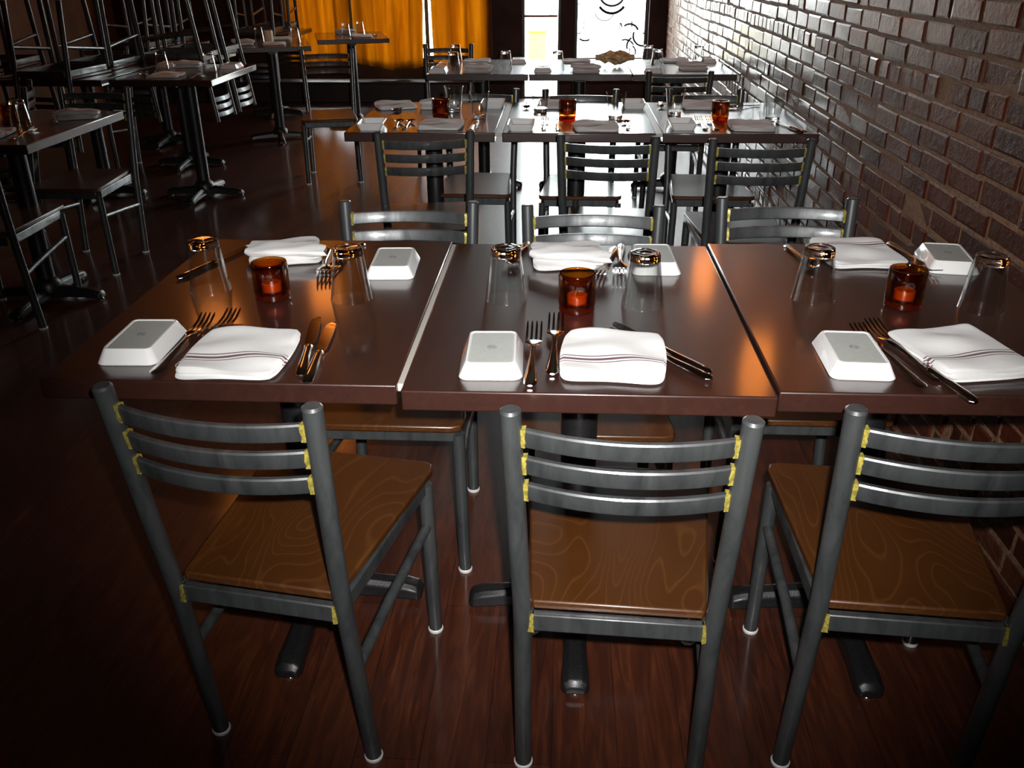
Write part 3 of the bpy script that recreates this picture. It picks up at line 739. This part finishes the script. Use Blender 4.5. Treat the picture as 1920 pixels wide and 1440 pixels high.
# third row
V1, V2, V3 = 'left table of the third row', 'middle table of the third row', 'right table of the third row'
iN, iG, iD = 'napkins on the third row', 'upturned tumblers on the third row', 'white dishes on the third row'
nap(-.510, 5.540, 0, 'napkin at the near side of the '+V1, iN, 2); nap(-.560, 6.040, 180, 'napkin at the far side of the '+V1, iN, 0)
nap(.130, 5.530, 0, 'napkin at the near side of the '+V2, iN, 2); nap(.080, 6.050, 180, 'napkin at the far side of the '+V2, iN, 0)
nap(.765, 5.640, 0, 'orange-lit napkin at the near side of the '+V3, iN, 2); nap(.700, 6.070, 180, 'orange-lit napkin at the far side of the '+V3, iN, 0)
glass(-.695, 6.03, 'upturned tumbler at the far left of the '+V1, iG); glass(-.655, 5.55, 'upturned tumbler at the near left of the '+V1, iG)
glass(-.350, 5.62, 'upturned tumbler at the right edge of the '+V1, iG)
glass(-.040, 5.60, 'upturned tumbler before the glass door on the '+V2, iG)
glass(.525, 5.97, 'upturned tumbler at the far left of the '+V3, iG); glass(.560, 5.72, 'upturned tumbler at the left edge of the '+V3, iG); glass(.835, 5.95, 'upturned tumbler beside the bricks on the '+V3, iG)
dish(-.740, 5.52, 0, 'white dish at the near left corner of the '+V1, iD); dish(-.290, 6.02, 0, 'white dish at the far right of the '+V1, iD)
dish(-.125, 5.56, 0, 'white dish at the near left of the '+V2, iD); dish(.515, 5.53, 0, 'orange-lit dish at the near left of the '+V3, iD); dish(.905, 6.05, 0, 'white dish at the far right of the '+V3, iD)
random.seed(4); m_ = MB(); pr = []
for k in range(9):
    t = k/8; rr = .045*math.sin(PI*min(max(t, .08), .92))+.01
    pr.append([(-.12+.24*t, rr*1.2*math.cos(a)*(.75+.6*random.random()), .032+rr*.62*math.sin(a)*(.6+.9*random.random())) for a in [2*PI*i/14 for i in range(14)]])
m_.loft(pr); o = m_.build('crumpled_paper', 'dried_paper', smooth=False); o.location = (.31, 5.82, .768); tag(o, 'crumpled tan paper bundle in the middle of the third row before the bright window', 'paper')
# left tables
A, B, C_, D_ = 'nearest left table', 'second left table', 'third left table', 'table before the middle curtain'
jN, jG, jD, jC, jV = 'napkins on the left tables', 'upturned tumblers on the left tables', 'dishes on the left tables', 'cutlery on the left tables', 'votives on the left tables'
nap(-2.09, 3.87, 200, 'rolled napkin at the far right of the '+A, jN, 2); nap(-2.24, 3.43, 10, 'napkin at the left edge of view on the '+A, jN, 0)
glass(-2.205, 3.62, 'upturned tumbler on the '+A, jG); votive(-2.31, 3.72, 'dark amber votive behind the tumbler on the '+A, jV); fork(-2.17, 3.84, 195, 'fork left of the rolled napkin on the '+A, jC)
fork(-2.10, 3.45, 8, 'fork right of the near napkin on the '+A, jC)
nap(-2.29, 5.30, 5, 'wide napkin at the near side of the '+B, jN, 0); nap(-2.35, 5.80, 185, 'napkin at the far side of the '+B, jN, 2); dish(-2.06, 5.74, 0, 'white dish at the far right corner of the '+B, jD)
glass(-2.44, 5.60, 'upturned tumbler at the left of the '+B, jG); glass(-2.13, 5.55, 'upturned tumbler at the right of the '+B, jG); dish(-2.49, 5.80, 0, 'white dish at the far left corner of the '+B, jD)
fork(-2.12, 5.30, 5, 'fork right of the near napkin on the '+B, jC); spoon(-2.44, 5.28, 5, 'spoon with a bright glint left of the near napkin on the '+B, jC)
nap(-2.50, 7.28, 18, 'napkin at the near left of the '+C_, jN, 2); nap(-2.26, 7.30, 18, 'napkin at the near side of the '+C_, jN, 0); nap(-2.34, 7.75, 198, 'napkin at the far side of the '+C_, jN, 1)
glass(-2.47, 7.60, 'upturned tumbler at the left of the '+C_, jG); glass(-2.16, 7.55, 'upturned tumbler at the right of the '+C_, jG)
m_ = MB(); m_.lathe([(.033, 0), (.034, .002), (.034, .085), (.031, .088), (0, .086)], 28, cap=False); o = m_.build('pillar_candle', 'wax'); o.location = (-2.36, 7.50, Z); tag(o, 'short cream pillar candle in the middle of the '+C_, 'candle')
nap(-1.72, 8.02, 16, 'napkin at the near side of the '+D_, jN, 0); nap(-1.95, 8.38, 196, 'napkin at the far side of the '+D_, jN, 2)
glass(-1.86, 8.05, 'nearer upturned tumbler on the '+D_, jG); glass(-1.78, 8.25, 'farther upturned tumbler on the '+D_, jG); spoon(-1.63, 8.15, 200, 'spoon with a bright glint on the '+D_, jC)
